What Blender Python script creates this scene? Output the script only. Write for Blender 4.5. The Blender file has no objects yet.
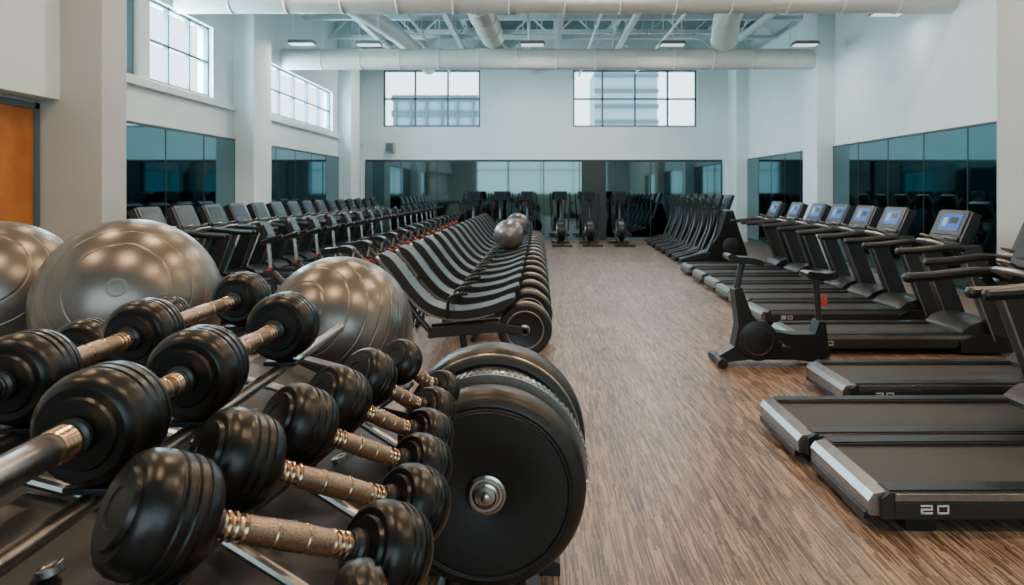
import bpy, math, random
from mathutils import Vector, Matrix
random.seed(4)
S = bpy.context.scene
COL = S.collection

# ---------------------------------------------------------------- materials
def newmat(name):
    m = bpy.data.materials.new(name); m.use_nodes = True
    nt = m.node_tree
    return m, nt, nt.nodes["Principled BSDF"]

def mat(name, col, rough=0.5, metal=0.0, noise=0.0, nscale=20.0, bump=0.0, emis=None, estr=0.0, coat=0.0, spec=None):
    m, nt, b = newmat(name)
    b.inputs["Base Color"].default_value = (*col, 1)
    b.inputs["Roughness"].default_value = rough
    b.inputs["Metallic"].default_value = metal
    if spec is not None: b.inputs["Specular IOR Level"].default_value = spec
    if coat: b.inputs["Coat Weight"].default_value = coat; b.inputs["Coat Roughness"].default_value = 0.15
    if emis:
        b.inputs["Emission Color"].default_value = (*emis, 1)
        b.inputs["Emission Strength"].default_value = estr
    if noise or bump:
        tc = nt.nodes.new("ShaderNodeTexCoord"); n = nt.nodes.new("ShaderNodeTexNoise")
        n.inputs["Scale"].default_value = nscale; n.inputs["Detail"].default_value = 4
        nt.links.new(tc.outputs["Object"], n.inputs["Vector"])
        if noise:
            r = nt.nodes.new("ShaderNodeValToRGB")
            r.color_ramp.elements[0].position = 0.3; r.color_ramp.elements[1].position = 0.7
            r.color_ramp.elements[0].color = (*[c*(1-noise) for c in col], 1)
            r.color_ramp.elements[1].color = (*[min(1, c*(1+noise)) for c in col], 1)
            nt.links.new(n.outputs["Fac"], r.inputs["Fac"]); nt.links.new(r.outputs["Color"], b.inputs["Base Color"])
        if bump:
            bp = nt.nodes.new("ShaderNodeBump"); bp.inputs["Strength"].default_value = bump
            bp.inputs["Distance"].default_value = 0.01
            nt.links.new(n.outputs["Fac"], bp.inputs["Height"]); nt.links.new(bp.outputs["Normal"], b.inputs["Normal"])
    return m

M = {}
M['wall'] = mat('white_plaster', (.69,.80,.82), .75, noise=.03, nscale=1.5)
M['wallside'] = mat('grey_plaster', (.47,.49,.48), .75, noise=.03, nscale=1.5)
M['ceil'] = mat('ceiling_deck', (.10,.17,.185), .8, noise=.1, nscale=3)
M['steelw'] = mat('white_painted_steel', (.66,.73,.74), .5, noise=.05)
M['duct'] = mat('white_duct', (.68,.70,.67), .42, noise=.04, nscale=4)
M['frame'] = mat('window_frame', (.08,.13,.15), .5)
M['mirror'] = mat('tinted_mirror', (.115,.245,.28), .03, metal=1.0)
M['mirrorf'] = mat('dark_tinted_mirror', (.11,.17,.185), .04, metal=1.0)
M['seam'] = mat('mirror_seam', (.01,.018,.02), .4)
M['rubber'] = mat('black_rubber', (.0050,.0044,.0041), .31, noise=.25, nscale=60, bump=.06, spec=.42)
M['rubber2'] = mat('dark_rubber', (.013,.0126,.012), .38, noise=.15, nscale=30, spec=.45)
M['plastic'] = mat('black_plastic', (.006,.0065,.007), .34, spec=.45)
M['plastic2'] = mat('charcoal_plastic', (.017,.017,.018), .38, spec=.45)
M['chrome'] = mat('chrome', (.55,.53,.50), .2, metal=1)
M['steel'] = mat('brushed_steel', (.34,.325,.31), .33, metal=1, noise=.12, nscale=40)
M['gun'] = mat('gunmetal', (.05,.05,.052), .34, metal=.7)
M['belt'] = mat('treadmill_belt', (.030,.026,.023), .5, noise=.25, nscale=80, spec=.45)
M['wood'] = mat('door_wood', (.40,.13,.025), .45, noise=.25, nscale=3)
M['orange'] = mat('orange_trim', (.75,.13,.03), .45)
M['red'] = mat('red_trim', (.5,.03,.02), .5)
M['screen'] = mat('screen_blue', (.005,.02,.06), .25, emis=(.02,.20,.75), estr=.6, spec=.2)
M['screend'] = mat('screen_dark', (.004,.008,.011), .25, emis=(.1,.3,.5), estr=.03, spec=.2)
M['white'] = mat('white_print', (.6,.6,.6), .5)
M['lamp'] = mat('luminaire_diffuser', (.9,.9,.9), .5, emis=(1,.95,.88), estr=1.2)
M['bldg'] = mat('building_facade', (.24,.36,.42), .8, noise=.1)

# knurled grip
m, nt, b = newmat('knurled_metal_grip'); M['grip'] = m
b.inputs["Metallic"].default_value = 1; b.inputs["Roughness"].default_value = .33
tc = nt.nodes.new("ShaderNodeTexCoord"); v = nt.nodes.new("ShaderNodeTexVoronoi"); v.inputs["Scale"].default_value = 420
r = nt.nodes.new("ShaderNodeValToRGB"); r.color_ramp.elements[0].color = (.60,.44,.33,1); r.color_ramp.elements[1].color = (.26,.18,.125,1)
r.color_ramp.elements[1].position = .8
bp = nt.nodes.new("ShaderNodeBump"); bp.inputs["Strength"].default_value = .5; bp.inputs["Distance"].default_value = .0015
nt.links.new(tc.outputs["Object"], v.inputs["Vector"]); nt.links.new(v.outputs["Distance"], r.inputs["Fac"])
nt.links.new(r.outputs["Color"], b.inputs["Base Color"]); nt.links.new(v.outputs["Distance"], bp.inputs["Height"])
nt.links.new(bp.outputs["Normal"], b.inputs["Normal"])
M['brass']=mat('bronze_metal',(.55,.39,.27),.26,metal=1,noise=.1,nscale=50)

# silver ball with moulded rings
m, nt, b = newmat('silver_vinyl'); M['ball'] = m
b.inputs["Base Color"].default_value = (.195,.172,.155,1); b.inputs["Metallic"].default_value = .8; b.inputs["Roughness"].default_value = .31
tc = nt.nodes.new("ShaderNodeTexCoord"); w = nt.nodes.new("ShaderNodeTexWave"); w.wave_type = 'BANDS'; w.bands_direction = 'Z'
w.inputs["Scale"].default_value = 6.0
r = nt.nodes.new("ShaderNodeValToRGB"); r.color_ramp.elements[0].position = .0; r.color_ramp.elements[1].position = .05
bp = nt.nodes.new("ShaderNodeBump"); bp.inputs["Strength"].default_value = .5; bp.inputs["Distance"].default_value = .004
nt.links.new(tc.outputs["Object"], w.inputs["Vector"]); nt.links.new(w.outputs["Fac"], r.inputs["Fac"])
nt.links.new(r.outputs["Color"], bp.inputs["Height"]); nt.links.new(bp.outputs["Normal"], b.inputs["Normal"])

# floor : crisp woven line carpet laid in planks along the aisle
m, nt, b = newmat('plank_carpet_floor'); M['floor'] = m
L = nt.links.new
tc = nt.nodes.new("ShaderNodeTexCoord")
sep = nt.nodes.new("ShaderNodeSeparateXYZ"); L(tc.outputs["Object"], sep.inputs[0])
def mth(op,a,bv=None,cv=None):
    n=nt.nodes.new("ShaderNodeMath"); n.operation=op
    for i,v_ in enumerate((a,bv,cv)):
        if v_ is None: continue
        if isinstance(v_,(int,float)): n.inputs[i].default_value=v_
        else: L(v_,n.inputs[i])
    return n.outputs[0]
def dashes(fx,fy,off):
    xi=mth('FLOOR',mth('MULTIPLY_ADD',sep.outputs["X"],fx,off))
    w1=nt.nodes.new("ShaderNodeTexWhiteNoise"); w1.noise_dimensions='1D'; L(xi,w1.inputs["W"])
    yi=mth('FLOOR',mth('ADD',mth('MULTIPLY',sep.outputs["Y"],fy),mth('MULTIPLY',w1.outputs["Value"],13.0)))
    cb=nt.nodes.new("ShaderNodeCombineXYZ"); L(xi,cb.inputs[0]); L(yi,cb.inputs[1])
    w2=nt.nodes.new("ShaderNodeTexWhiteNoise"); w2.noise_dimensions='2D'; L(cb.outputs[0],w2.inputs["Vector"])
    return w2.outputs["Value"]
d1=dashes(125,7.0,.0); d2=dashes(42,1.6,.37)
nn=nt.nodes.new("ShaderNodeTexNoise"); nn.inputs["Scale"].default_value=1.3; nn.inputs["Detail"].default_value=3; L(tc.outputs["Object"],nn.inputs["Vector"])
val=mth('ADD',mth('ADD',mth('MULTIPLY',d1,.60),mth('MULTIPLY',d2,.28)),mth('MULTIPLY_ADD',nn.outputs["Fac"],.35,-.11))
r1 = nt.nodes.new("ShaderNodeValToRGB")
e = r1.color_ramp.elements
e[0].position = .12; e[0].color = (.036,.021,.015,1)
e[1].position = .95; e[1].color = (.40,.285,.212,1)
x = e.new(.47); x.color = (.158,.103,.074,1)
L(val, r1.inputs["Fac"])
mp2 = nt.nodes.new("ShaderNodeMapping"); mp2.inputs["Rotation"].default_value = (0, 0, math.pi/2)
br = nt.nodes.new("ShaderNodeTexBrick"); br.inputs["Scale"].default_value = 1.0
br.inputs["Brick Width"].default_value = 1.0; br.inputs["Row Height"].default_value = .25; br.inputs["Mortar Size"].default_value = .002
br.inputs["Color1"].default_value = (.86,.86,.87,1); br.inputs["Color2"].default_value = (1.08,1.07,1.05,1); br.inputs["Mortar"].default_value = (.5,.45,.43,1)
L(tc.outputs["Object"], mp2.inputs["Vector"]); L(mp2.outputs["Vector"], br.inputs["Vector"])
mx = nt.nodes.new("ShaderNodeMixRGB"); mx.blend_type = 'MULTIPLY'; mx.inputs["Fac"].default_value = 1
L(r1.outputs["Color"], mx.inputs["Color1"]); L(br.outputs["Color"], mx.inputs["Color2"]); L(mx.outputs["Color"], b.inputs["Base Color"])
b.inputs["Roughness"].default_value = .38

# ---------------------------------------------------------------- mesh builder
def frame_for(d):
    d = d.normalized()
    up = Vector((0,0,1)) if abs(d.z) < .95 else Vector((0,1,0))
    a = d.cross(up).normalized(); bb = a.cross(d).normalized()
    return a, bb

class MB:
    def __init__(s): s.V=[]; s.F=[]; s.I=[]; s.mats=[]
    def mi(s, k):
        if k not in s.mats: s.mats.append(k)
        return s.mats.index(k)
    def add(s, vs, fs, k):
        o = len(s.V); i = s.mi(k)
        s.V += [tuple(v) for v in vs]
        for f in fs: s.F.append([o+q for q in f]); s.I.append(i)
    def box(s, c, sz, k, rot=None):
        c = Vector(c); vs=[]
        for dx in (-.5,.5):
            for dy in (-.5,.5):
                for dz in (-.5,.5):
                    p = Vector((dx*sz[0],dy*sz[1],dz*sz[2]))
                    if rot: p = rot @ p
                    vs.append(c+p)
        s.add(vs, [(0,1,3,2),(4,6,7,5),(0,4,5,1),(2,3,7,6),(0,2,6,4),(1,5,7,3)], k)
    def bb(s, x0,x1,y0,y1,z0,z1,k):
        s.box(((x0+x1)/2,(y0+y1)/2,(z0+z1)/2),(x1-x0,y1-y0,z1-z0),k)
    def prism(s, poly, y0, y1, k):      # poly in xz
        n=len(poly); vs=[(p[0],y0,p[1]) for p in poly]+[(p[0],y1,p[1]) for p in poly]
        fs=[tuple(range(n)), tuple(range(2*n-1,n-1,-1))]+[(i,i+n,(i+1)%n+n,(i+1)%n) for i in range(n)]
        s.add(vs,fs,k)
    def lathe(s, prof, p0, d, k, seg=32):  # prof: (along, radius)
        p0=Vector(p0); d=Vector(d).normalized(); a,b=frame_for(d); vs=[]; fs=[]
        for (t,r) in prof:
            for j in range(seg):
                an=2*math.pi*j/seg
                vs.append(p0+d*t+(a*math.cos(an)+b*math.sin(an))*r)
        for i in range(len(prof)-1):
            for j in range(seg):
                fs.append((i*seg+j,(i+1)*seg+j,(i+1)*seg+(j+1)%seg,i*seg+(j+1)%seg))
        if prof[0][1]>1e-5: fs.append(tuple(range(seg)))
        if prof[-1][1]>1e-5: fs.append(tuple((len(prof)-1)*seg+j for j in reversed(range(seg))))
        s.add(vs,fs,k)
    def cyl(s, p1, p2, r, k, seg=14, r2=None):
        p1=Vector(p1); p2=Vector(p2); s.lathe([(0,r),((p2-p1).length, r if r2 is None else r2)],p1,p2-p1,k,seg)
    def tube(s, pts, r, k, seg=10, sm=0):
        P=[Vector(p) for p in pts]
        if sm:
            Q=[]
            for i in range(len(P)-1):
                p0=P[max(i-1,0)];p1=P[i];p2=P[i+1];p3=P[min(i+2,len(P)-1)]
                for t in [q/sm for q in range(sm)]:
                    Q.append(.5*((2*p1)+(p2-p0)*t+(2*p0-5*p1+4*p2-p3)*t*t+(3*p1-p0-3*p2+p3)*t**3))
            Q.append(P[-1]); P=Q
        vs=[];fs=[];n=len(P); a=None
        for i,p in enumerate(P):
            d=(P[min(i+1,n-1)]-P[max(i-1,0)]).normalized()
            if a is None: a,b=frame_for(d)
            else:
                a=(a-d*a.dot(d)).normalized()
            b=a.cross(d)
            for j in range(seg):
                an=2*math.pi*j/seg; vs.append(p+(a*math.cos(an)+b*math.sin(an))*r)
        for i in range(n-1):
            for j in range(seg): fs.append((i*seg+j,(i+1)*seg+j,(i+1)*seg+(j+1)%seg,i*seg+(j+1)%seg))
        fs.append(tuple(range(seg))); fs.append(tuple((n-1)*seg+j for j in reversed(range(seg))))
        s.add(vs,fs,k)
    def torus(s,c,d,R,r,k,seg=40,sg=8):
        c=Vector(c); d=Vector(d).normalized(); a,b=frame_for(d); vs=[];fs=[]
        for i in range(seg):
            an=2*math.pi*i/seg; e=a*math.cos(an)+b*math.sin(an)
            for j in range(sg):
                t=2*math.pi*j/sg; vs.append(c+e*(R+r*math.cos(t))+d*r*math.sin(t))
        for i in range(seg):
            for j in range(sg):
                fs.append((i*sg+j,((i+1)%seg)*sg+j,((i+1)%seg)*sg+(j+1)%sg,i*sg+(j+1)%sg))
        s.add(vs,fs,k)
    def pad(s, pts, th, y0, y1, k, sm=6):    # curved slab; pts in xz
        P=[Vector((p[0],0,p[1])) for p in pts]; Q=[]
        for i in range(len(P)-1):
            p0=P[max(i-1,0)];p1=P[i];p2=P[i+1];p3=P[min(i+2,len(P)-1)]
            for t in [q/sm for q in range(sm)]:
                Q.append(.5*((2*p1)+(p2-p0)*t+(2*p0-5*p1+4*p2-p3)*t*t+(3*p1-p0-3*p2+p3)*t**3))
        Q.append(P[-1]); n=len(Q); top=[];bot=[]
        for i,p in enumerate(Q):
            d=(Q[min(i+1,n-1)]-Q[max(i-1,0)]).normalized(); nn=Vector((-d.z,0,d.x))
            u=i/(n-1); f=min(1,.35+ 6*min(u,1-u))
            top.append(p+nn*th*.5*f); bot.append(p-nn*th*.5*f)
        vs=[];fs=[]
        for i in range(n):
            for y in (y0,y1):
                vs.append((top[i].x,y,top[i].z)); vs.append((bot[i].x,y,bot[i].z))
        for i in range(n-1):
            a=i*4; c=a+4
            fs += [(a,c,c+2,a+2),(a+1,a+3,c+3,c+1),(a,a+1,c+1,c),(a+2,c+2,c+3,a+3)]
        fs += [(0,2,3,1),((n-1)*4,(n-1)*4+1,(n-1)*4+3,(n-1)*4+2)]
        s.add(vs,fs,k)
    def obj(s, name, bevel=0.0, loc=(0,0,0), rz=0, parent=None, smooth=35):
        me=bpy.data.meshes.new(name+"_mesh"); me.from_pydata(s.V,[],s.F)
        for k in s.mats: me.materials.append(M[k])
        me.polygons.foreach_set("material_index", s.I)
        me.update()
        import bmesh
        bm=bmesh.new(); bm.from_mesh(me); bmesh.ops.recalc_face_normals(bm, faces=bm.faces); bm.to_mesh(me); bm.free()
        me.shade_smooth(); me.set_sharp_from_angle(angle=math.radians(smooth))
        o=bpy.data.objects.new(name,me); COL.objects.link(o); o.location=loc; o.rotation_euler=(0,0,rz)
        if bevel:
            md=o.modifiers.new("Bevel",'BEVEL'); md.width=bevel; md.segments=2; md.limit_method='ANGLE'; md.angle_limit=math.radians(40)
        if parent: o.parent=parent
        return o

def inst(o, loc, rz=0, sc=1):
    c=o.copy(); COL.objects.link(c); c.location=loc; c.rotation_euler=(0,0,rz); c.scale=(sc,sc,sc); return c

# ---------------------------------------------------------------- room
XL,XR,YD,ZC = -5.9,6.8,23.5,6.9
YB=-5.0
f=MB(); f.bb(-7.2,7.4,YB,YD+.3,-.1,0,'floor'); f.obj('floor')
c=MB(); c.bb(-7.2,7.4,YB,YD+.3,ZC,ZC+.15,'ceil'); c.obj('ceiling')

def wall_grid(mb, a0,a1,z0,z1,ops,put):
    A=sorted(set([a0,a1]+[q for o in ops for q in o[:2]])); Z=sorted(set([z0,z1]+[q for o in ops for q in o[2:]]))
    for i in range(len(A)-1):
        for j in range(len(Z)-1):
            ca=(A[i]+A[i+1])/2; cz=(Z[j]+Z[j+1])/2
            if any(o[0]<ca<o[1] and o[2]<cz<o[3] for o in ops): continue
            put(A[i],A[i+1],Z[j],Z[j+1])

winL=[(9.85,10.38,3.35,4.62),(10.67,12.75,3.35,4.62),(15.3,20.2,3.38,4.5)]
w=MB(); wall_grid(w,9.75,YD,0,ZC,winL,lambda a,b_,z0,z1:w.bb(XL-.28,XL,a,b_,z0,z1,'wall')); w.obj('wall_left')
w=MB(); w.bb(-7.1,-6.6,YB,9.2,0,2.85,'wall'); w.obj('wall_left_lower')
w=MB(); w.bb(-7.1,-6.27,YB,9.2,2.85,ZC,'wall'); w.obj('wall_left_upper')
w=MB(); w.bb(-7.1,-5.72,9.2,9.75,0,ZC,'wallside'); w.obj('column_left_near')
w=MB(); w.bb(XR,XR+.28,YB,YD,0,ZC,'wall'); w.obj('wall_right')
winF=[(-5.17,-1.91,3.8,5.72),(1.21,5.37,3.8,5.72)]
w=MB(); wall_grid(w,-6.2,7.1,0,ZC,winF,lambda a,b_,z0,z1:w.bb(a,b_,YD,YD+.28,z0,z1,'wall')); w.obj('wall_far')
rear_fill_opening=[(-4.5,5.2,1.4,5.2)]  # unseen opening added behind the camera to let sky light fill the room
w=MB(); wall_grid(w,-7.1,7.1,0,ZC,rear_fill_opening,lambda a,b_,z0,z1:w.bb(a,b_,YB-.28,YB,z0,z1,'wall')); w.obj('wall_back')
for nm,(x0,x1,y0,y1) in {'column_left_mid':(XL,XL+.4,13.6,14.5),'column_left_far':(XL,XL+.4,20.7,21.7),
     'column_right_near':(XR-.4,XR,8.9,9.75),'column_right_mid':(XR-.4,XR,16.0,16.85),'column_right_far':(XR-.4,XR,22.5,YD)}.items():
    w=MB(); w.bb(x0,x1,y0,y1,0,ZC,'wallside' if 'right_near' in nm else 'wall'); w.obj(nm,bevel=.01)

def winframe_y(i,x,y0,y1,z0,z1,nv,nh):
    w=MB(); t=.045
    for k in range(nv+1):
        y=y0+(y1-y0)*k/nv; w.box((x,min(max(y,y0+t/2),y1-t/2),(z0+z1)/2),(.08,t,z1-z0),'frame')
    for k in range(nh+1):
        z=z0+(z1-z0)*k/nh; w.box((x,(y0+y1)/2,min(max(z,z0+t/2),z1-t/2)),(.08,y1-y0,t),'frame')
    w.obj('window_%d'%i)
def winframe_x(i,y,x0,x1,z0,z1,xs,zs):
    w=MB(); t=.06
    for x in [x0+t/2]+xs+[x1-t/2]: w.box((x,y,(z0+z1)/2),(t,.1,z1-z0),'frame')
    for z in [z0+t/2]+zs+[z1-t/2]: w.box(((x0+x1)/2,y,z),(x1-x0,.1,t),'frame')
    w.obj('window_%d'%i)
winframe_y(1,XL-.12,9.85,10.38,3.35,4.62,1,1)
winframe_y(2,XL-.12,10.67,12.75,3.35,4.62,3,2)
winframe_y(3,XL-.12,15.3,20.2,3.38,4.5,5,2)
winframe_x(4,YD+.12,-5.17,-1.91,3.8,5.72,[-4.1,-3.0],[4.75])
winframe_x(5,YD+.12,1.21,5.37,3.8,5.72,[2.2,3.3,4.4],[4.75])
winframe_x(6,YB-.14,-4.5,5.2,1.4,5.2,[-2.1,.3,2.7],[3.2])  # frame for the added rear light opening, never in view
bl=MB(); bl.bb(-7,-2.9,34,38,-1,6.3,'bldg'); bl.bb(3.0,6.2,36,40,-1,7.9,'bldg')
for k in range(9): bl.bb(-7.05,-2.85,33.9,34,.0+k*.75,.3+k*.75,'frame')
for k in range(10): bl.bb(2.95,6.25,35.9,36,.3+k*.8,.5+k*.8,'frame')
for k in range(6): bl.bb(-6.9+k*.75,-6.8+k*.75,33.85,34,-1,6.3,'frame')
bl.obj('office_building')

def mirror_y(name,x,y0,y1,z0,z1,n,side):
    w=MB(); w.bb(min(x,x+side*.03),max(x,x+side*.03),y0,y1,z0,z1,'mirror')
    for k in range(n+1):
        y=y0+(y1-y0)*k/n; w.box((x+side*.03,y,(z0+z1)/2),(.012,.018,z1-z0),'seam')
    for z in (z0,z1): w.box((x+side*.03,(y0+y1)/2,z),(.02,y1-y0+.02,.04),'seam')
    w.obj(name)
mirror_y('wall_mirror',XL,9.8,13.6,.12,2.64,3,1)
mirror_y('wall_mirror',XL,14.5,20.7,.12,2.64,5,1)
mirror_y('wall_mirror',XR,3.0,8.9,.12,2.66,5,-1)
mirror_y('wall_mirror',XR,9.75,16.0,.12,2.66,5,-1)
mirror_y('wall_mirror',XR,16.85,22.5,.12,2.66,5,-1)
w=MB(); w.bb(-5.75,6.2,YD-.03,YD,.1,2.66,'mirrorf')
for k in range(11):
    x=-5.75+11.95*k/10; w.box((x,YD-.03,1.38),(.03,.012,2.56),'seam')
w.bb(-5.75,6.2,YD-.05,YD-.02,2.63,2.7,'seam'); w.bb(1.5,2.3,YD-.2,YD-.04,0,2.66,'seam'); w.obj('wall_mirror')
t=MB(); t.bb(XL,XL+.02,9.8,YD,0,.1,'frame'); t.obj('baseboard_left')
t=MB(); t.bb(XR-.02,XR,YB,YD,0,.1,'frame'); t.obj('baseboard_right')
t=MB(); t.bb(XL,XR,YD-.02,YD,0,.1,'frame'); t.obj('baseboard_far')
t=MB(); t.bb(XL,XL+.08,9.8,YD,3.2,3.3,'wall'); t.obj('trim_1')
d=MB(); d.bb(-6.595,-6.55,7.7,9.1,0,2.72,'wood'); d.bb(-6.595,-6.52,9.1,9.18,0,2.8,'frame'); d.bb(-6.595,-6.52,7.62,7.7,0,2.8,'frame'); d.bb(-6.595,-6.52,7.62,9.18,2.72,2.8,'frame')
d.cyl((-6.5,7.95,1.0),(-6.5,7.95,1.3),.015,'chrome'); d.cyl((-6.55,7.95,1.05),(-6.5,7.95,1.05),.01,'chrome'); d.cyl((-6.55,7.95,1.25),(-6.5,7.95,1.25),.01,'chrome'); d.obj('door_1')
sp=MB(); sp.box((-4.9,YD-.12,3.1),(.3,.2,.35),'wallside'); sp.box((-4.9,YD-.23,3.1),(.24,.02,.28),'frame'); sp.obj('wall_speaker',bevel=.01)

# ---------------------------------------------------------------- ceiling services
def duct(name,p1,p2,r,ribs=.9):
    d=MB(); p1=Vector(p1);p2=Vector(p2); d.cyl(p1,p2,r,'duct',seg=32); n=int((p2-p1).length/ribs)
    for k in range(1,n):
        d.torus(p1.lerp(p2,k/n),p2-p1,r,.018,'duct',seg=32,sg=6)
    for k in range(1,n,3):
        q=p1.lerp(p2,k/n); d.cyl((q.x,q.y,q.z+r*.9),(q.x,q.y,ZC),.012,'steelw',seg=6)
    return d.obj(name)
duct('ventilation_duct',(XL,11.5,4.84),(XR,11.5,4.84),.27)
duct('ventilation_duct',(XL,16.3,4.72),(XR,16.3,4.72),.24)
duct('ventilation_duct',(-1.25,11.7,5.35),(-1.05,16.6,5.3),.27)
dd=MB(); dd.tube([(5.3,10.5,5.75),(4.6,13.5,5.75),(4.2,15.0,5.65),(4.3,16.1,5.1)],.3,'duct',seg=24,sm=6); dd.cyl((4.6,13.5,5.9),(4.6,13.5,ZC),.012,'steelw'); dd.obj('ventilation_duct')
dd=MB(); dd.tube([(-5.0,11.8,5.4),(-3.9,14,5.45),(-3.4,18,5.5),(-3.4,22,5.5)],.2,'duct',seg=20,sm=5); dd.cyl((-3.4,18,5.6),(-3.4,18,ZC),.012,'steelw'); dd.obj('ventilation_duct')
for y in [3.0,6.5,9.6,12.6,14.8,17.6,19.8,21.8]:
    j=MB(); z0,z1=5.95,6.55
    j.bb(XL,XR,y-.06,y+.06,z0,z0+.10,'steelw'); j.bb(XL,XR,y-.06,y+.06,z1,z1+.12,'steelw')
    n=20
    for k in range(n):
        xa=XL+(XR-XL)*k/n; xb=XL+(XR-XL)*(k+1)/n
        za,zb=(z0,z1) if k%2==0 else (z1,z0)
        j.cyl((xa,y,za+.04),(xb,y,zb+.04),.026,'steelw',seg=6)
    j.obj('steel_roof_truss')
for x in [-4.4,-2.2,.6,2.4,5.6]:
    j=MB(); j.bb(x-.08,x+.08,-4,YD,6.68,ZC,'steelw'); j.bb(x-.06,x+.06,-4,YD,5.82,5.94,'steelw')
    for k in range(14):
        ya=-4+k*1.95; za,zb=(5.9,6.7) if k%2==0 else (6.7,5.9)
        j.cyl((x,ya,za),(x,ya+1.95,zb),.026,'steelw',seg=6)
    j.obj('roof_beam')
j=MB()
for x,z in [(-.2,5.6),(1.4,5.5),(3.3,5.6),(-2.9,5.6)]:
    j.cyl((x,4,z),(x,23.4,z),.035,'steelw',seg=10)
    for y in range(5,23,3): j.cyl((x,y,z),(x,y,ZC),.01,'steelw',seg=6)
j.obj('sprinkler_pipes')
LZ=4.78
def pendant(nm,drop):
    lum=MB(); lum.prism([(-.27,0),(-.25,.07),(.25,.07),(.27,0)],-.13,.13,'frame'); lum.bb(-.24,.24,-.11,.11,-.01,.0,'lamp')
    if drop: lum.cyl((-.2,0,.07),(-.2,0,drop),.008,'steelw',seg=6); lum.cyl((.2,0,.07),(.2,0,drop),.008,'steelw',seg=6)
    return lum.obj(nm)
lo=pendant('pendant_light',ZC-LZ)
lc=pendant('added_fill_fixture',ZC-5.7)  # housing added for fill lamps, kept above frame and behind the duct
def area(nm,loc,sx,sy,e,col,rot=(0,0,0)):
    l=bpy.data.lights.new(nm,'AREA'); l.shape='RECTANGLE'; l.size=sx; l.size_y=sy; l.energy=e; l.color=col
    o=bpy.data.objects.new(nm,l); COL.objects.link(o); o.location=loc; o.rotation_euler=rot; return o
for i,(x,y,e) in enumerate([(-3.6,15,70),(-5.0,14.9,26),(-.1,15,78),(2.9,15,75),(5.75,15,18),(6.2,12.4,9)]):
    if i==0: lo.location=(x,y,LZ)
    else: inst(lo,(x,y,LZ))
    area('pendant_lamp',(x,y,LZ-.03),.45,.2,e,(1,.93,.86))
cpos=[(-3.6,20.6,115),(-.2,20.6,115),(2.9,20.6,115),(4.4,10.4,48),(-3.4,10.4,80),(1,10.4,110)]
cpos+=[(x,y,68 if x>0 else 58) for y in (1.2,4.5,8) for x in (-4,-1,2,5)]
for i,(x,y,e) in enumerate(cpos):
    z=5.7
    if i==0: lc.location=(x,y,z)
    else: inst(lc,(x,y,z))
    area('added_fill_lamp',(x,y,z-.03),.45,.2,e,(1,.69,.42) if y<9 else (1,.89,.78))  # added fill light from unseen fittings, warm over the foreground

# ---------------------------------------------------------------- world
wd=bpy.data.worlds.new("sky"); S.world=wd; wd.use_nodes=True
nt=wd.node_tree; bg=nt.nodes["Background"]
tc=nt.nodes.new("ShaderNodeTexCoord"); sx=nt.nodes.new("ShaderNodeSeparateXYZ"); rp=nt.nodes.new("ShaderNodeValToRGB")
nt.links.new(tc.outputs["Generated"],sx.inputs[0]); nt.links.new(sx.outputs["Z"],rp.inputs["Fac"])
rp.color_ramp.elements[0].color=(.74,.95,1,1); rp.color_ramp.elements[1].color=(.5,.82,1,1)
nt.links.new(rp.outputs["Color"],bg.inputs["Color"]); bg.inputs["Strength"].default_value=3.8
area('window_daylight',(XL-.35,17.7,3.95),4.7,1.1,620,(.55,.86,1)).rotation_euler=(math.radians(90),0,math.radians(-90))
area('window_daylight',(XL-.35,11.6,3.95),2.2,1.2,440,(.55,.86,1)).rotation_euler=(math.radians(90),0,math.radians(-90))

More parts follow.
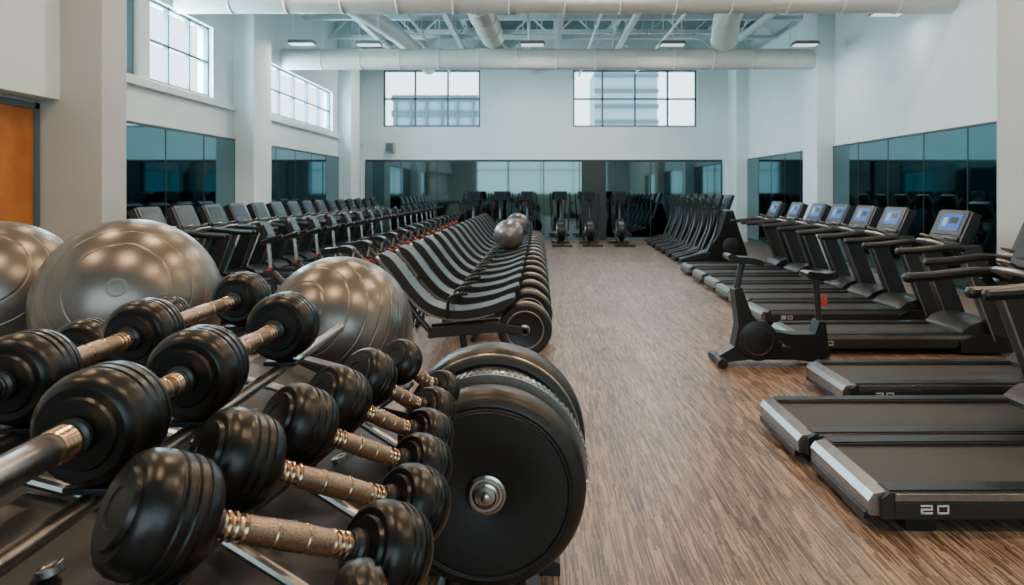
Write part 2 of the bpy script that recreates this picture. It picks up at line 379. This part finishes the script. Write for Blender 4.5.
# ---------------------------------------------------------------- treadmill
M['lamp2']=mat('screen_graph',(.05,.1,.12),.3,emis=(.25,.6,.8),estr=.5)
def seg20(t,x,y,z,w_,h):
    q=.009
    def bar(u0,u1,v0,v1): t.bb(x+u0,x+u1,y-.004,y,z+v0,z+v1,'white')
    bar(0,w_,h-q,h); bar(0,w_,h/2-q/2,h/2+q/2); bar(0,w_,0,q); bar(w_-q,w_,h/2,h); bar(0,q,0,h/2)
    o_=w_*1.35
    bar(o_,o_+w_,h-q,h); bar(o_,o_+w_,0,q); bar(o_,o_+q,0,h); bar(o_+w_-q,o_+w_,0,h)
def treadmill_mesh(screen='screen'):
    t=MB()
    t.bb(.12,1.75,-.33,.33,.05,.17,'plastic')
    t.bb(.06,1.75,-.27,.27,.165,.187,'belt')
    for s_ in (-1,1):
        t.prism([(.02,.07),(.02,.17),(.06,.2),(1.75,.21),(1.75,.07)],s_*.325-.06,s_*.325+.06,'gun')
        t.prism([(.06,.2),(.06,.207),(1.75,.217),(1.75,.205)],s_*.325-.045,s_*.325+.045,'plastic')
        t.bb(.08,1.74,s_*.387-.004,s_*.387+.004,.160,.196,'steel')
        t.bb(.08,1.74,s_*.387-.004,s_*.387+.004,.085,.154,'gun')
        t.bb(.15,.3,s_*.3-.05,s_*.3+.05,0,.07,'plastic'); t.bb(1.85,2.05,s_*.3-.05,s_*.3+.05,0,.09,'plastic')
    seg20(t,.20,-.392,.100,.058,.044)
    t.prism([(-.03,.08),(-.035,.15),(-.01,.185),(.06,.195),(.08,.07)],-.36,.36,'steel')
    t.box((-.028,0,.065),(.03,.66,.035),'plastic')
    t.prism([(1.64,.1),(1.66,.22),(1.74,.29),(1.86,.33),(2.1,.31),(2.25,.2),(2.27,.07)],-.34,.34,'plastic2')
    for s_ in (-1,1):
        y0=s_*.38-.045
        t.prism([(1.6,.03),(1.6,.14),(1.7,.19),(1.92,.22),(2.28,.15),(2.3,.03)],y0,y0+.09,'plastic')
        t.prism([(1.93,.15),(1.62,.98),(1.66,1.1),(1.8,1.1),(2.17,.15)],y0+.01,y0+.08,'gun')
        t.prism([(1.93,.15),(1.62,.98),(1.635,.99),(1.945,.15)],y0-.001,y0+.091,'steel')
        t.tube([(1.72,s_*.38,1.06),(1.5,s_*.38,1.08),(1.2,s_*.37,1.05),(1.0,s_*.36,1.04)],.036,'plastic',seg=10,sm=4)
        t.lathe([(0,.0),(.0,.036),(.02,.03),(.03,0)],(1.0,s_*.36,1.04),(-1,0,0),'plastic',seg=10)
        t.cyl((1.55,s_*.38,1.05),(1.7,s_*.38,.9),.03,'plastic')
    t.bb(1.64,1.76,-.38,.38,1.02,1.1,'plastic')
    rot=Matrix.Rotation(math.radians(24),3,'Y')
    c=Vector((1.78,0,1.27))
    def P(x,y,z): return c+rot@Vector((x,y,z))
    t.box(P(0,0,-.02),(.09,.60,.36),'plastic',rot)
    t.box(P(-.05,0,.03),(.02,.36,.19),screen,rot)
    if screen=='screen':
        t.box(P(-.061,-.06,.05),(.003,.14,.07),'screend',rot); t.box(P(-.061,.09,.03),(.003,.08,.1),'lamp2',rot)
    t.box(P(-.048,0,.03),(.014,.5,.28),'plastic',rot)
    t.box(P(-.05,0,-.15),(.03,.5,.05),'plastic2',rot)
    t.tube([(1.62,-.2,1.06),(1.48,-.16,1.12),(1.46,0,1.13),(1.48,.16,1.12),(1.62,.2,1.06)],.02,'steel',seg=8,sm=3)
    t.cyl((1.7,.0,1.06),(1.77,0,1.18),.06,'plastic')
    t.torus((1.6,.22,1.16),(.4,0,1),.05,.012,'steel',seg=16,sg=6); t.torus((1.6,-.22,1.16),(.4,0,1),.05,.012,'steel',seg=16,sg=6)
    return t
tm=treadmill_mesh().obj('treadmill',bevel=.008,loc=(1.64,3.75,0))
for (x,y) in [(1.6,4.56),(2.33,5.62),(2.64,7.42),(2.75,8.85),(2.8,9.77),(2.85,10.7),(2.9,11.65),(2.93,12.7),(2.95,13.85)]:
    inst(tm,(x,y,0))
tl=treadmill_mesh('screend').obj('treadmill',bevel=.0,loc=(-3.18,8.95,0),rz=math.pi)
y=9.83
while y<21.5:
    inst(tl,(-3.18,y,0),math.pi); y+=.88

# ---------------------------------------------------------------- spin bike
def spin_bike():
    b=MB()
    b.bb(.02,.12,-.26,.26,0,.06,'plastic'); b.bb(1.0,1.1,-.26,.26,0,.06,'plastic')
    b.tube([(.07,0,.05),(.5,0,.12),(1.05,0,.05)],.035,'plastic2',sm=4)
    b.lathe([(-.03,.0),(-.03,.19),(-.035,.2),(-.035,.24),(.035,.24),(.035,.2),(.03,.19),(.03,0)],(.85,0,.36),(0,1,0),'gun',seg=28)
    b.torus((.85,.036,.36),(0,1,0),.2,.008,'orange',seg=28,sg=6); b.torus((.85,-.036,.36),(0,1,0),.2,.008,'orange',seg=28,sg=6)
    b.lathe([(-.05,0),(-.05,.03),(.05,.03),(.05,0)],(.85,0,.36),(0,1,0),'chrome',seg=12)
    b.prism([(.3,.3),(.36,.42),(.8,.46),(.92,.36),(.8,.27),(.4,.24)],.045,.09,'plastic')
    b.tube([(.42,0,.1),(.36,0,.5),(.28,0,.82)],.032,'plastic2',sm=3); b.cyl((.28,0,.8),(.24,0,1.0),.02,'chrome')
    b.tube([(.36,0,.48),(.65,0,.55),(.9,0,.8)],.035,'plastic2',sm=4); b.cyl((.85,0,.36),(.92,0,.85),.03,'plastic2'); b.cyl((.92,0,.82),(.95,0,1.1),.022,'chrome')
    b.cyl((.3,0,.76),(.29,0,.79),.036,'orange'); b.cyl((.925,0,.82),(.93,0,.85),.033,'red')
    b.pad([(.06,1.02),(.14,1.05),(.26,1.03),(.38,1.02)],.06,-.08,.08,'rubber')
    b.tube([(.72,-.24,1.2),(.9,-.24,1.14),(.96,-.1,1.12),(.96,.1,1.12),(.9,.24,1.14),(.72,.24,1.2)],.022,'rubber',sm=3)
    b.box((.98,0,1.24),(.05,.24,.17),'plastic',Matrix.Rotation(math.radians(25),3,'Y')); b.box((.95,0,1.245),(.02,.18,.12),'screend',Matrix.Rotation(math.radians(25),3,'Y'))
    for s_ in (-1,1):
        b.cyl((.42,s_*.09,.36),(.42+s_*.12,s_*.1,.36-s_*.1),.014,'chrome'); b.box((.42+s_*.13,s_*.16,.36-s_*.1),(.1,.1,.025),'red')
    b.cyl((.42,-.1,.36),(.42,.1,.36),.03,'chrome')
    return b
sb=spin_bike().obj('spin_bike',loc=(-1.85,7.3,0),rz=math.pi)
y=8.1
while y<20.2:
    inst(sb,(-1.85-(y-7)*.012,y,0),math.pi+random.uniform(-.04,.04)); y+=.8

# ---------------------------------------------------------------- recumbent machines (central row)
def recumbent():
    b=MB()
    b.lathe([(-.07,0),(-.07,.17),(-.085,.2),(-.085,.245),(-.06,.265),(.06,.265),(.085,.245),(.085,.2),(.07,.17),(.07,0)],(0,0,.275),(0,1,0),'rubber2',seg=36)
    b.torus((0,-.075,.275),(0,1,0),.185,.01,'steel',seg=36,sg=6)
    b.lathe([(-.1,0),(-.1,.03),(-.085,.055),(-.05,.055),(-.05,0)],(0,0,.275),(0,1,0),'chrome',seg=18)
    b.torus((0,-.03,.275),(0,1,0),.267,.007,'steel',seg=36,sg=6); b.torus((0,.03,.275),(0,1,0),.267,.007,'steel',seg=36,sg=6)
    for s_ in (-1,1):
        b.prism([(-.95,.2),(-.95,.3),(-.3,.36),(.04,.3),(.04,.24),(-.3,.26)],s_*.1125-.0175,s_*.1125+.0175,'plastic2')
    b.cyl((0,-.13,.27),(0,.13,.27),.025,'chrome')
    b.pad([(-1.42,1.03),(-1.3,.92),(-1.1,.66),(-.92,.5),(-.65,.44),(-.3,.5),(-.1,.6)],.085,-.17,.17,'rubber2')
    b.pad([(-1.47,1.0),(-1.35,.88),(-1.15,.62),(-.96,.455),(-.65,.385),(-.3,.44)],.03,-.14,.14,'steel')
    b.tube([(-.95,.0,.25),(-1.15,0,.5),(-1.3,0,.86)],.03,'gun',sm=3)
    for s_ in (-1,1):
        b.tube([(-1.2,s_*.12,.72),(-1.28,s_*.2,.4),(-1.36,s_*.22,.02)],.022,'gun',sm=3)
        b.tube([(-.75,s_*.2,.42),(-.72,s_*.23,.62),(-.55,s_*.23,.66)],.018,'plastic',sm=3)
    b.cyl((-1.36,-.25,.025),(-1.36,.25,.025),.025,'plastic'); b.cyl((-.6,-.22,.03),(-.6,.22,.03),.03,'plastic'); b.tube([(-.6,0,.03),(-.65,0,.38)],.035,'gun')
    b.cyl((-.75,-.2,.42),(-.75,.2,.42),.018,'gun')
    return b
rb=recumbent().obj('recumbent_exercise_machine',bevel=.012,loc=(-.12,7.0,0))
y=7.85
while y<19.5:
    inst(rb,(-.10+ (y-7)*.003,y,0)); y+=.83

# ---------------------------------------------------------------- upright bike in aisle
b=MB()
Y0=6.68
b.tube([(1.72,Y0-.2,.045),(1.74,Y0,.05),(1.72,Y0+.2,.045)],.045,'plastic',sm=3)
b.tube([(2.72,Y0-.2,.045),(2.70,Y0,.05),(2.72,Y0+.2,.045)],.045,'plastic',sm=3)
b.prism([(1.74,.03),(1.72,.1),(1.86,.18),(1.9,.38),(1.86,.72),(1.93,.74),(2.03,.48),(2.16,.34),(2.4,.3),(2.62,.3),(2.66,.42),(2.72,.42),(2.76,.1),(2.7,.03),(2.4,.06),(2.0,.06)],Y0-.09,Y0+.09,'plastic')
b.lathe([(-.115,0),(-.115,.13),(-.1,.19),(.1,.19),(.115,.13),(.115,0)],(2.08,Y0,.24),(0,1,0),'plastic',seg=30)
b.torus((2.08,Y0-.115,.24),(0,1,0),.13,.006,'gun',seg=30,sg=6)
b.cyl((1.9,Y0,.7),(1.96,Y0,.98),.03,'gun'); b.cyl((2.69,Y0,.4),(2.66,Y0,.8),.028,'gun')
b.pad([(1.80,1.04),(1.9,1.0),(2.02,.99),(2.14,.96)],.06,Y0-.1,Y0+.1,'rubber')
b.pad([(2.54,.86),(2.64,.85),(2.74,.84),(2.84,.86)],.07,Y0-.1,Y0+.1,'rubber')
b.box((2.74,Y0,.6),(.03,.06,.1),'red')
b.cyl((2.3,Y0-.2,.2),(2.3,Y0+.2,.28),.015,'chrome'); b.box((2.3,Y0-.2,.2),(.1,.08,.025),'plastic')
b.obj('exercise_bike',bevel=.015)

# ---------------------------------------------------------------- cross trainers, right rear
def climber():
    b=MB()
    b.prism([(0,0),(0,.14),(.3,.2),(.6,.34),(.85,.72),(1.0,1.2),(1.15,1.22),(1.28,.8),(1.45,.3),(1.5,0)],-.2,.2,'plastic')
    for s_ in (-1,1):
        b.prism([(-.05,.1),(-.05,.16),(.45,.3),(.6,.3),(.55,.2)],s_*.28-.07,s_*.28+.07,'plastic2')
        b.tube([(.55,s_*.26,.3),(.75,s_*.28,.8),(.78,s_*.3,1.2),(.62,s_*.3,1.5)],.03,'gun',sm=4)
    b.lathe([(-.215,0),(-.215,.17),(-.2,.2),(.2,.2),(.215,.17),(.215,0)],(1.1,0,.42),(0,1,0),'plastic2',seg=24)
    R_=Matrix.Rotation(math.radians(20),3,'Y')
    b.box((1.08,0,1.4),(.08,.5,.34),'plastic',R_); b.box((1.035,0,1.41),(.02,.36,.22),'screend',R_)
    b.bb(.1,.2,-.3,.3,0,.05,'plastic'); b.bb(1.3,1.4,-.3,.3,0,.05,'plastic')
    return b
cl=climber().obj('cross_trainer',bevel=.012,loc=(3.2,15.7,0))
for k in range(1,7): inst(cl,(3.2+.03*k,15.7+.95*k,0))
def elliptical():
    b=MB()
    b.lathe([(-.14,0),(-.14,.26),(-.1,.36),(.1,.36),(.14,.26),(.14,0)],(.3,0,.42),(0,1,0),'plastic',seg=30)
    b.torus((.3,-.14,.42),(0,1,0),.25,.012,'steel',seg=30,sg=6); b.torus((.3,.14,.42),(0,1,0),.25,.012,'steel',seg=30,sg=6)
    b.bb(-.1,1.6,-.06,.06,.02,.1,'gun'); b.bb(0,.1,-.3,.3,0,.06,'plastic'); b.bb(1.5,1.6,-.3,.3,0,.06,'plastic')
    b.tube([(.25,0,.7),(.15,0,1.1),(.18,0,1.45)],.05,'gun',sm=3)
    b.box((.2,0,1.5),(.07,.4,.28),'plastic',Matrix.Rotation(math.radians(-20),3,'Y')); b.box((.24,0,1.51),(.02,.3,.2),'screend',Matrix.Rotation(math.radians(-20),3,'Y'))
    for s_ in (-1,1):
        b.tube([(.3,s_*.22,.4),(.3,s_*.25,1.0),(.35,s_*.28,1.4),(.5,s_*.25,1.6)],.022,'plastic2',sm=4)
        b.tube([(.3,s_*.2,.4),(.9,s_*.18,.3),(1.5,s_*.18,.16)],.025,'steel',sm=3); b.box((1.0,s_*.18,.33),(.36,.13,.05),'plastic')
    return b
el=elliptical().obj('elliptical_trainer',loc=(.75,22.2,0),rz=-math.pi/2)
for x in (1.65,2.6,-.3,-1.15,-2.0): inst(el,(x,22.2,0),-math.pi/2)

# ---------------------------------------------------------------- stability balls
import bmesh
def ball(loc,r,rot=(0,0,0)):
    me=bpy.data.meshes.new('ball'); bm=bmesh.new(); bmesh.ops.create_uvsphere(bm,u_segments=64,v_segments=40,radius=r)
    bm.to_mesh(me); bm.free(); me.shade_smooth(); me.materials.append(M['ball'])
    o=bpy.data.objects.new('stability_ball',me); COL.objects.link(o); o.location=loc; o.rotation_euler=rot
    return o
def stand(x,y,zc,R):
    rr=R*.55; z=zc-math.sqrt(R*R-rr*rr)-.02
    b=MB(); b.torus((x,y,z),(0,0,1),rr,.022,'steel',seg=40,sg=10)
    for k in range(3):
        a=math.radians(90+120*k); cx,cy=math.cos(a),math.sin(a)
        b.tube([(x+rr*cx,y+rr*cy,z),(x+.07*cx,y+.07*cy,z-.3),(x+rr*cx,y+rr*cy,.02)],.02,'gun',sm=5)
    b.lathe([(0,.03),(.03,.1),(.06,.1),(.08,.05)],(x,y,z-.34),(0,0,1),'steel',seg=24)
    b.obj('ball_stand')
for (l,r,ro) in [((-1.74,3.0,1.165),.365,(1.2,.5,.2)),((-.915,3.25,1.01),.335,(1.0,-.6,0)),((-2.5,3.25,1.15),.36,(.9,.6,0))]:
    ball(l,r,ro); stand(l[0],l[1],l[2],r)
ball((-.55,13.65,.79),.30,(.5,.3,0)); ball((-.5,17.8,.79),.30,(.5,.3,0))

# ---------------------------------------------------------------- foreground dumbbells
def head(mb,c,d,R,T):
    h=T/2
    prof=[(-h,0),(-h,R*.30),(-h-.002,R*.32),(-h-.002,R*.60),(-h+.005,R*.64),(-h+.004,R*.78),(-h+.010,R*.88),(-h+.022,R*.96),(-h+.034,R*.985)]
    n=3; w_=(T-.068)/n
    for k in range(n):
        a=-h+.034+k*w_
        prof+=[(a+.003,R),(a+w_-.006,R),(a+w_-.003,R*.96),(a+w_,R*.96)]
    prof+=[(h-.034,R*.985),(h-.022,R*.96),(h-.010,R*.88),(h-.004,R*.78),(h-.005,R*.64),(h+.002,R*.60),(h+.002,R*.32),(h,R*.3),(h,0)]
    mb.lathe(prof,c,d,'rubber',seg=48)
def handle(mb,p1,p2,steel=False):
    p1=Vector(p1);p2=Vector(p2);d=(p2-p1);Ln=d.length;d.normalize()
    r=.0195
    mb.cyl(p1,p2,.014,'steel')
    if Ln<.02: return
    for p,dd_ in ((p1,d),(p2,-d)):
        mb.lathe([(0,.026),(.006,.030),(.016,.030),(.02,.024),(.026,.024),(.028,.021)],p,dd_,'gun',seg=24)
    a,b_=.026,Ln-.026
    if steel:
        mb.lathe([(a,.026),(b_-.05,.026),(b_-.045,.023),(b_,.022)],p1,d,'steel',seg=28)
        for i in range(4): mb.torus(p1+d*(b_-.005-i*.009),d,.0225,.005,'brass',seg=24,sg=6)
        return
    ln=b_-a
    mb.lathe([(a,r*.9),(a+.16*ln,r*.92)],p1,d,'brass',seg=28); mb.lathe([(a+.84*ln,r*.92),(b_,r*.9)],p1,d,'brass',seg=28)
    mb.lathe([(a+.16*ln,r*.92),(a+.17*ln,r*1.06),(a+.5*ln,r*1.18),(a+.83*ln,r*1.06),(a+.84*ln,r*.92)],p1,d,'grip',seg=28)
    for f_ in (.05,.10,.165,.835,.90,.95):
        mb.torus(p1+d*(a+f_*ln),d,r*.98,.0035,'brass',seg=24,sg=6)
    for f_ in (.38,.62):
        mb.torus(p1+d*(a+f_*ln),d,r*1.13,.0018,'brass',seg=24,sg=5)

def dumbbell(p1,p2,R1,R2,T=.11):
    mb=MB(); p1=Vector(p1);p2=Vector(p2);d=(p2-p1).normalized()
    head(mb,p1,d,R1,T); head(mb,p2,d,R2,T*.9)
    handle(mb,p1+d*T*.5,p2-d*T*.45)
    mb.obj('dumbbell')
def uv(px,py,Y): return ((px-537)/700*Y,Y,1.65-(py-191)/700*Y)
pairs=[((160,515),1.0,(386,552),1.26,.088,.086),
       ((235,460),1.26,(412,505),1.52,.088,.084),
       ((298,425),1.58,(420,467),1.82,.088,.083),
       ((337,400),1.85,(426,437),2.08,.087,.082),
       ((368,378),2.12,(432,412),2.33,.087,.082)]
LH=[];RH=[]
for a,ya,b2,yb,ra,rb_ in pairs:
    P1=uv(*a,ya);P2=uv(*b2,yb); dumbbell(P1,P2,ra,rb_,.124 if ya<2 else .112); LH.append((P1,ra));RH.append((P2,rb_))
P1=uv(230,690,.98);P2=uv(368,608,1.05); dumbbell(P1,P2,.07,.072,.08); LH.insert(0,(P1,.07));
P2b=uv(440,391,2.58);P1b=uv(400,362,2.42); dumbbell(P1b,P2b,.08,.078,.09); LH.append((P1b,.08));RH.append((P2b,.078))

def chain(X,Z,ys,R,T,steel_first=False):
    mb=MB()
    for y_ in ys: head(mb,(X,y_,Z),(0,1,0),R,T)
    for i in range(len(ys)-1):
        handle(mb,(X,ys[i]+T/2,Z),(X,ys[i+1]-T/2,Z),steel=(steel_first and i==0))
    mb.obj('loaded_barbell')
chain(-.73,1.262,[.74,1.18,1.51,2.02],.095,.135,True)
chain(-1.02,1.28,[1.02,1.4,1.82,2.42],.090,.125)
chain(-1.30,1.20,[1.6,2.02,2.45],.083,.115)

# rack
rk=MB()
def rail_under(items,off,k='gun'):
    pts=[Vector((p[0],p[1],p[2]-r-off)) for p,r in items]
    pts[0:0]=[pts[0]+(pts[0]-pts[1])*.5]; pts.append(pts[-1]+(pts[-1]-pts[-2])*.4)
    rk.tube(pts,.014,k,seg=8)
    for p,r in items:
        rk.box((p[0],p[1],p[2]-r-.008),(.07,.05,.012),'plastic'); rk.cyl((p[0],p[1],p[2]-r-.03),(p[0],p[1],p[2]-r-.006),.012,k)
rail_under(LH[1:],.02); rail_under(RH,.02)
for X,Z,ys,R in [(-.73,1.262,[1.18,1.51,2.02],.095),(-1.02,1.28,[1.02,1.4,1.82,2.42],.090),(-1.3,1.2,[1.6,2.02,2.45],.083)]:
    rk.cyl((X,.7,Z-R-.024),(X,2.6,Z-R-.024),.016,'steel' if X>-.8 else 'gun')
    for y_ in ys: rk.box((X,y_,Z-R-.008),(.09,.08,.012),'plastic')
def quad(p,th,k):
    a,b_,c_,d_=[Vector(q) for q in p]; n=(b_-a).cross(d_-a).normalized()*th
    vs=[a,b_,c_,d_,a-n,b_-n,c_-n,d_-n]; rk.add(vs,[(0,1,2,3),(7,6,5,4),(0,4,5,1),(1,5,6,2),(2,6,7,3),(3,7,4,0)],k)
quad([(-.40,.72,.80),(-.42,2.6,.74),(-.66,2.6,.90),(-.66,.72,.98)],.012,'gun')
quad([(-.66,.72,.98),(-.66,2.6,.90),(-1.0,2.6,1.06),(-1.0,.72,1.06)],.012,'gun')
quad([(-1.02,.72,1.0),(-1.02,2.6,1.0),(-1.42,2.6,1.02),(-1.42,.72,1.02)],.012,'plastic')
for y_ in (.92,1.38,1.72,2.2,2.55):
    rk.tube([(-.36,y_,.80),(-.66,y_,.99),(-1.02,y_,1.085)],.013,'steel')
for y_ in (1.15,1.55,1.95):
    for X_,Z_ in ((-.80,1.03),(-.55,.905)):
        rk.lathe([(-.01,.022),(.006,.022),(.006,.012),(.002,.010)],(X_,y_,Z_),(-.35,0,1),'steel',seg=16)
quad([(-.36,.9,.80),(-.41,2.62,.78),(-.46,2.62,.12),(-.44,.9,.12)],.01,'plastic2')
quad([(-.41,2.62,.80),(-1.4,2.62,1.04),(-1.4,2.62,.12),(-.46,2.62,.12)],.01,'plastic2')
for y_ in (.95,1.7,2.58):
    rk.tube([(-.36,y_,.82),(-.5,y_,.0)],.024,'gun'); rk.tube([(-1.38,y_,1.0),(-1.3,y_,.0)],.024,'gun'); rk.tube([(-.64,y_,.9),(-1.2,y_,.3)],.018,'steel')
    rk.bb(-1.42,-.34,y_-.03,y_+.03,0,.045,'plastic')
rk.obj('dumbbell_rack',bevel=.003)

# ---------------------------------------------------------------- big rubber wheels
def bigwheel(cx,y0,y1,cz,R,hub):
    b=MB(); T=y1-y0
    prof=[(0,0),(0,R*.2),(-.004,R*.22),(-.004,R*.80),(.004,R*.82),(.0,R*.86),(.012,R*.93),(.04,R*.985),(.07,R),(T-.07,R),(T-.03,R*.98),(T-.01,R*.93),(T,R*.85),(T,0)]
    b.lathe(prof,(cx,y0,cz),(0,1,0),'rubber2',seg=80)
    if hub:
        b.lathe([(-.004,.078),(-.016,.078),(-.02,.07),(-.014,.064),(-.014,.056),(-.03,.05),(-.034,.042),(-.026,.036),(-.028,.02),(-.05,.018),(-.054,.012),(-.054,0)],(cx,y0,cz),(0,1,0),'chrome',seg=40)
        b.torus((cx,y0-.002,cz),(0,1,0),R*.83,.003,'gun',seg=80,sg=6)
    return b
b=bigwheel(-.2,2.76,2.94,.456,.40,True)
b.lathe([(0,.36),(.0,.412),(.07,.412),(.07,.36)],(-.2,2.95,.464),(0,1,0),'steel',seg=80)
for k in range(96):
    a=2*math.pi*k/96; d_=Vector((math.cos(a),0,math.sin(a)))
    b.box(Vector((-.2,2.985,.464))+d_*.414,(.010,.05,.014),'chrome',Matrix.Rotation(-a,3,'Y'))
b.lathe([(0,.15),(.3,.15)],(-.2,2.94,.47),(0,1,0),'gun',seg=24)
b.prism([(-.5,0),(-.5,.05),(-.35,.12),(-.2,.05),(-.05,.12),(.1,.05),(.1,0)],3.0,3.1,'gun')
b.tube([(-.42,2.7,.03),(-.38,2.8,.035),(-.38,3.5,.035)],.028,'steel',sm=3); b.tube([(-.02,2.9,.03),(-.02,3.5,.03)],.028,'steel')
v2=bigwheel(-.2,3.12,3.36,.52,.42,False)
o=len(b.V)
b.V+=v2.V; b.F+=[[q+o for q in f_] for f_ in v2.F]; b.I+=[b.mi('rubber2')]*len(v2.F)
b.torus((-.2,3.14,.52),(0,1,0),.395,.006,'steel',seg=80,sg=6)
b.obj('weight_wheel')

# ---------------------------------------------------------------- camera
cd=bpy.data.cameras.new('camera'); cam=bpy.data.objects.new('camera',cd); COL.objects.link(cam)
cam.location=(0,0,1.65); cam.rotation_euler=(math.pi/2,0,0)
cd.sensor_width=36; cd.lens=700/1024*36; cd.shift_x=-25/1024; cd.shift_y=-101.5/1024; cd.clip_start=.05
cd.dof.use_dof=True; cd.dof.focus_distance=2.3; cd.dof.aperture_fstop=5.6
S.camera=cam
